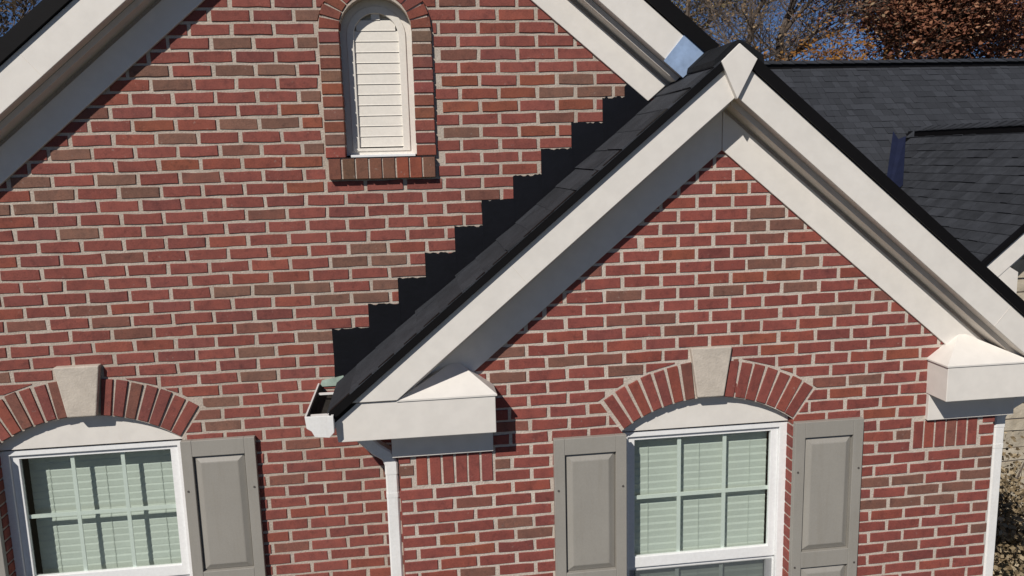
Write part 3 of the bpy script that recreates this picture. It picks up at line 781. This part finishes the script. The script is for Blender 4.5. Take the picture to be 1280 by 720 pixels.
for i in range(60):
    x0 = 2.0+i*.2
    if x0 > 13.6: break
    mb = MB(); zt = ZR+.045
    mb.add([(x0,YR,zt+.008),(x0+.215,YR,zt),(x0+.215,YR-.14,zt-.05),(x0,YR-.14,zt-.042),(x0+.215,YR+.14,zt-.05),(x0,YR+.14,zt-.042),(x0,YR-.14,zt-.055),(x0+.215,YR-.14,zt-.063)], [(0,1,2,3),(0,5,4,1),(3,2,7,6)])
    o = mb.build('ridge_cap', M['shingle'], roof_b); o.color = (*shingle_colour(1.2), 1)
MB().box(2.0, 14, YR-.10, YR+.10, ZR-.09, ZR-.012).build('ridge_vent', M['drip'], roof_b)
YS = 3.30
def planeL(x): return ZP-SL*abs(x-XS)
# stone gable roof, both slopes
EX = 1.66
for s in (-1, 1):
    mb = MB(); y1 = YP
    a = [(XS, YS, ZP), (XS+s*EX, YS, ZP-SL*EX), (XS+s*EX, YP-EX, ZP-SL*EX), (XS, YP, ZP)]
    mb.add([(x,y,z-.012) for x,y,z in a]+[(x,y,z-.07) for x,y,z in a], [(0,1,2,3),(4,7,6,5),(0,4,5,1),(1,5,6,2)])
    rs = mb.build('roof', M['drip'], house); lab(rs, 'shingled left slope of the stone gable roof' if s < 0 else 'shingled right slope of the stone gable roof')
    if s < 0:
        fit = lambda x, y: (x < YP-YS-EX+y*cs+.02)
        shingle_field(rs, (XS-EX, YS, ZP-SL*EX-.011), (0,1,0), (cs,0,sn), (-sn,0,cs), 15, YP-YS, EXPO, True, lambda x, y: x < (YP-EX-YS)+y*cs-.02, .10, .24, 1.1, .010)
        rsl = rs
    else:
        shingle_field(rs, (XS+EX, YS, ZP-SL*EX-.011), (0,1,0), (-cs,0,sn), (sn,0,cs), 15, YP-YS, EXPO, False, lambda x, y: x < (YP-EX-YS)+y*cs-.02, .17, .36, 1.3, .011)
# valley metal
vd = Vector((-1,-1,-SL)); o0 = Vector((XS, YP, ZP))
mb = MB(); N1 = lambda k: Vector((k,0,SL*k)); N2 = lambda k: Vector((0,k,SL*k))
pA, pB = o0+vd*0.25+Vector((0,0,.02)), o0+vd*1.30+Vector((0,0,.02))
mb.add([pA+vd*-.11+N1(.02), pA+N2(.08), pA+N2(.22), pB+N1(.42), pB+N1(.22), pB+N1(.16)], [(0,1,4,3),(1,2,5,4)]); vo = mb.build('valley_flashing', M['valley'], house); lab(vo, 'dark blue metal valley between the two back roofs')
for i in range(22):
    y0 = YS+i*.155
    if y0 > YP-.42: break
    mb = MB(); zt = ZP+.042
    for s in (-1, 1): mb.add([(XS,y0,zt+.01),(XS+s*.14,y0,zt-.045),(XS+s*.14,y0+.2,zt-.055),(XS,y0+.2,zt),(XS+s*.14,y0,zt-.055),(XS+s*.14,y0+.2,zt-.065)], [(0,1,2,3),(1,4,5,2)])
    o = mb.build('ridge_cap', M['shingle'], rsl); o.color = (*shingle_colour(1.2), 1)
MB().box(XS-.125, XS+.125, YS, YP-.34, ZP-.10, ZP-.006).build('ridge_vent', M['drip'], rsl)
# stone gable trim and wall
for s in (-1, 1):
    MB().prism(rk(XS, s, ZP-.30, ZP-.06, 0.003, EX-.01), YS-.02, YS).build('fascia_board', M['trim'], house)
    MB().prism(rk(XS, s, ZP-.06, ZP+.005, 0.003, EX+.02), YS-.04, YS+.004).build('drip_edge', M['drip'], house)
    MB().prism(rk(XS, s, ZP-.34, ZP-.30, 0.003, EX-.02), YS+.006, YS+.27).build('soffit', M['soffit'], house)
    q = [(XS+s*(EX-.42), ZP-SL*EX-.10),(XS+s*(EX-.42), ZP-SL*EX-.34),(XS+s*(EX+.02), ZP-SL*EX-.34),(XS+s*(EX+.02), ZP-SL*EX-.12),(XS+s*(EX-.2), ZP-SL*EX+.03)]
    e2 = MB().prism(q if s < 0 else q[::-1], YS-.01, YS+.26).build('eave_return', M['trim'], house)
YW = YS+.26
wl = XS-EX-.55
sw_ = MB().prism([(wl,-3.6),(XS+EX-.1,-3.6),(XS+EX-.1,planeL(XS+EX-.1)-.32),(XS,ZP-.32),(XS-EX+.05,planeL(XS-EX+.05)-.32),(wl,planeL(XS-EX+.05)-.32)], YW+.012, YW+.2).build('wall', M['mortar'], house); lab(sw_, 'cream stone wall of the gable at the right edge')
z = -3.6
while z < 0.5:
    h = random.uniform(.11, .22); x = wl+random.uniform(-.2, 0)
    while x < XS+EX-.1:
        w = random.uniform(.28, .62); a, b = max(x, wl)+.006, min(x+w, XS+EX-.1)-.006; x += w
        zc2 = z+h
        if b-a < .05 or zc2 > planeL((a+b)/2)-.30 and (a+b)/2 > XS-EX: continue
        if (a+b)/2 < XS-EX and zc2 > planeL(XS-EX)-.3: continue
        j = lambda m=.012: random.uniform(-m, m)
        pr = random.uniform(.004, .03)
        v = [(a,YW+.03,z+.005),(b,YW+.03,z+.005),(b,YW+.03,zc2-.005),(a,YW+.03,zc2-.005)]
        i5 = []
        for (px, pz) in ((a+.01,z+.012),((a+b)/2,z+.010),(b-.01,z+.012),(b-.01,zc2-.012),((a+b)/2,zc2-.010),(a+.01,zc2-.012)): i5.append((px+j(.006), YW-pr+j(.006), pz+j(.006)))
        v += i5
        o = MB(); o.add(v, [(4,5,8,9),(5,6,7,8),(0,1,6,5,4),(1,2,7,6),(2,3,9,8,7),(3,0,4,9)])
        ob = o.build('stone', M['stone'], sw_); k = random.uniform(.82, 1.1); ob.color = (.50*k, .44*k, .345*k, 1)
    z += h

# ================================================================ trees and shrub
def leaf_mat(name, stops):
    m, nt, b = mat_base(name); at = N(nt, 'ShaderNodeAttribute', attribute_name='lc')
    c = ramp(nt, at.outputs['Fac'], stops); nt.links.new(c, b.inputs['Base Color']); b.inputs['Roughness'].default_value = 0.75; b.inputs['Specular IOR Level'].default_value = 0.2
    tr = N(nt, 'ShaderNodeBsdfTranslucent'); mx = N(nt, 'ShaderNodeMixShader'); mx.inputs[0].default_value = 0.25
    nt.links.new(c, tr.inputs[0]); o = nt.nodes['Material Output']
    nt.links.new(b.outputs[0], mx.inputs[1]); nt.links.new(tr.outputs[0], mx.inputs[2]); nt.links.new(mx.outputs[0], o.inputs[0]); return m
LM = {'rust': leaf_mat('rust_leaf', [(0, (.07,.03,.02)), (.45, (.23,.092,.055)), (.8, (.34,.16,.09)), (1, (.50,.32,.20))]),
      'brown': leaf_mat('brown_leaf', [(0, (.09,.06,.04)), (.5, (.24,.16,.095)), (1, (.42,.30,.17))]),
      'olive': leaf_mat('olive_leaf', [(0, (.06,.05,.022)), (.5, (.17,.135,.055)), (1, (.30,.24,.09))]),
      'gold': leaf_mat('gold_leaf', [(0, (.14,.055,.015)), (.5, (.26,.115,.03)), (1, (.36,.19,.05))]),
      'green': leaf_mat('dark_green_leaf', [(0, (.03,.024,.015)), (.5, (.10,.072,.042)), (1, (.22,.15,.09))]),
      'shrub': leaf_mat('dry_shrub_leaf', [(0, (.06,.045,.025)), (.5, (.27,.20,.115)), (1, (.55,.45,.30))])}
M['bark'] = plain('grey_brown_bark', (.135, .105, .085), 0.95, 0.3, 3, 25, 0.8, 0.02)
def tree(name, label, loc, height, kind, leaves, leaf, spread, seed, base=0.3, tr=.30, tuft=.45, levels=4):
    R = random.Random(seed); t = thing(name, label, 'tree', loc, 'trees behind the house')
    V = []; Fc = []; tips = []
    def seg(p0, p1, r0, r1):
        d = (p1-p0).normalized(); a = d.orthogonal().normalized(); b = d.cross(a); n = 5; o = len(V)
        for p, r in ((p0, r0), (p1, r1)):
            for k in range(n): V.append(tuple(p+(a*math.cos(k*math.tau/n)+b*math.sin(k*math.tau/n))*r))
        for k in range(n): Fc.append((o+k, o+(k+1)%n, o+n+(k+1)%n, o+n+k))
    def grow(p, d, ln, r, lv):
        n = 4
        for i in range(n):
            d = (d+Vector((R.gauss(0,.13), R.gauss(0,.13), R.gauss(.05,.08)))).normalized()
            q = p+d*(ln/n); r1 = r*(1-.13)
            seg(p, q, r, r1); p, r = q, r1
            if lv < levels and (i > 0 or lv > 0):
                for _ in range(2 if R.random() < .55 else 1):
                    ax = Vector((R.gauss(0,1), R.gauss(0,1), R.gauss(.15,.35))).normalized()
                    nd = (d*.6+ax*spread).normalized()
                    grow(p, nd, ln*R.uniform(.5,.72), r*R.uniform(.42,.6), lv+1)
            if lv >= levels-1: tips.append((p, ln))
        if lv < levels: grow(p, d, ln*.62, r*.85, lv+1)
        else: tips.append((p, ln))
    z0 = Vector((0,0,-.1)); z1 = Vector((R.gauss(0,.15), R.gauss(0,.15), height*base))
    seg(z0, z1, tr*1.25, tr); grow(z1, Vector((0,0,1)), height*(1-base)*.42, tr*.9, 0)
    me = bpy.data.meshes.new('trunk'); me.from_pydata(V, [], Fc); me.materials.append(M['bark'])
    o = bpy.data.objects.new('trunk', me); C.objects.link(o); o.parent = t
    LV = []; LF = []; LC = []; tone = [R.gauss(0,.2) for _ in tips]
    for i in range(leaves):
        ti = R.randrange(len(tips)); p, ln = tips[ti]; q = p+Vector((R.gauss(0,tuft), R.gauss(0,tuft), R.gauss(0,tuft*.8)))
        a = Vector((R.gauss(0,1), R.gauss(0,1), R.gauss(0,1))).normalized(); b = a.orthogonal().normalized(); s = leaf*R.uniform(.6,1.3)
        n = len(LV)
        LV += [tuple(q-a*s*.5), tuple(q+b*s*.30), tuple(q+a*s*.5), tuple(q-b*s*.30)]; LF.append((n,n+1,n+2,n+3)); LC.append(min(1, max(0, R.gauss(.5,.17)+tone[ti])))
    if LV:
        me = bpy.data.meshes.new('crown'); me.from_pydata(LV, [], LF); me.materials.append(LM[kind])
        at = me.attributes.new('lc', 'FLOAT', 'FACE'); at.data.foreach_set('value', LC)
        o = bpy.data.objects.new('crown', me); C.objects.link(o); o.parent = t
    return t
def tx(u, Y):      # x of a point seen in picture column u at depth Y, near the top of the picture
    d = fwd+RR*((u-640)/F_PX)+UU*(320/F_PX); return (d.x/d.y)*(Y-CAM.y)
tree('oak_tree', 'dense rust-brown oak behind the ridge, in the middle of three oaks', (tx(1235,25),25,0), 15, 'rust', 26000, .19, .95, 3, base=.22, tuft=.55)
tree('oak_tree', 'rust-brown oak standing furthest right, mostly cut off by the picture edge', (tx(1330,29),29,0), 16, 'rust', 26000, .19, .95, 41, base=.22, tuft=.45)
tree('oak_tree', 'rust-brown oak with thick leaf cover, next to the bare tree', (tx(1105,27),27,0), 15, 'rust', 26000, .19, .95, 11, base=.22, tuft=.55)
tree('bare_tree', 'nearly bare grey-brown tree with blue sky showing through', (tx(975,26),26,0), 15, 'brown', 2400, .14, .9, 5, base=.24, tuft=.6)
tree('bare_tree', 'thinly leaved olive-brown tree above the front gable peak', (tx(870,28),28,0), 16, 'olive', 7000, .16, .9, 8, base=.25, tuft=.55)
tree('bare_tree', 'grey twiggy tree further back between the olive and bare trees', (tx(925,34),34,0), 17, 'brown', 1800, .15, .9, 15, base=.25, tuft=.6)
tree('maple_tree', 'low golden-orange tree just above the ridge under the bare branches', (tx(995,23),23,0), 8.6, 'gold', 15000, .15, .9, 21, base=.3, tr=.12, tuft=.4)
tree('evergreen_tree', 'dark olive tree at the top left corner beyond the roof edge', (tx(-45,24),24,0), 14.5, 'green', 8000, .15, .9, 31, base=.2, tuft=.5)
def shrub(label, loc, r, h, n, seed):
    R = random.Random(seed); t = thing('shrub', label, 'shrub', loc)
    mb = MB()
    for k in range(26):
        a = R.uniform(0, math.tau); rr = R.uniform(.2, .95)*r
        p1 = (rr*.5*math.cos(a), rr*.5*math.sin(a), h*.5); p2 = (rr*math.cos(a), rr*math.sin(a), h*R.uniform(.75,1.02))
        mb.tube([(R.gauss(0,.05),R.gauss(0,.05),-.02), p1, p2], [(.008,0),(0,.008),(-.008,0),(0,-.008)], upref=(.3,.8,.1))
    mb.build('stems', M['bark'], t, z=0)
    LV = []; LF = []; LC = []
    for i in range(n):
        a = R.uniform(0, math.tau); u = R.random()**.45; el = R.uniform(-.2, 1)
        k = (1+.16*math.sin(3*a+1)+.10*math.sin(7*a)+R.gauss(0,.06))
        q = Vector((u*r*k*math.cos(a)*math.sqrt(max(.05,1-max(0,el)**2*.8)), u*r*k*math.sin(a)*math.sqrt(max(.05,1-max(0,el)**2*.8)), h*.5+h*.5*el*u*k))
        A = Vector((R.gauss(0,1), R.gauss(0,1), R.gauss(0,1))).normalized(); B = A.orthogonal().normalized(); s = R.uniform(.03,.065)
        m_ = len(LV); LV += [tuple(q-A*s*.5), tuple(q+B*s*.32), tuple(q+A*s*.5), tuple(q-B*s*.32)]; LF.append((m_,m_+1,m_+2,m_+3)); LC.append(min(1,max(0,R.gauss(.5,.3))))
    me = bpy.data.meshes.new('foliage'); me.from_pydata(LV, [], LF); me.materials.append(LM['shrub']); at = me.attributes.new('lc', 'FLOAT', 'FACE'); at.data.foreach_set('value', LC)
    o = bpy.data.objects.new('foliage', me); C.objects.link(o); o.parent = t
shrub('dry brown leafy shrub in front of the stone wall at the lower right', (4.80, 2.35, 0), .72, 1.52, 9000, 4)
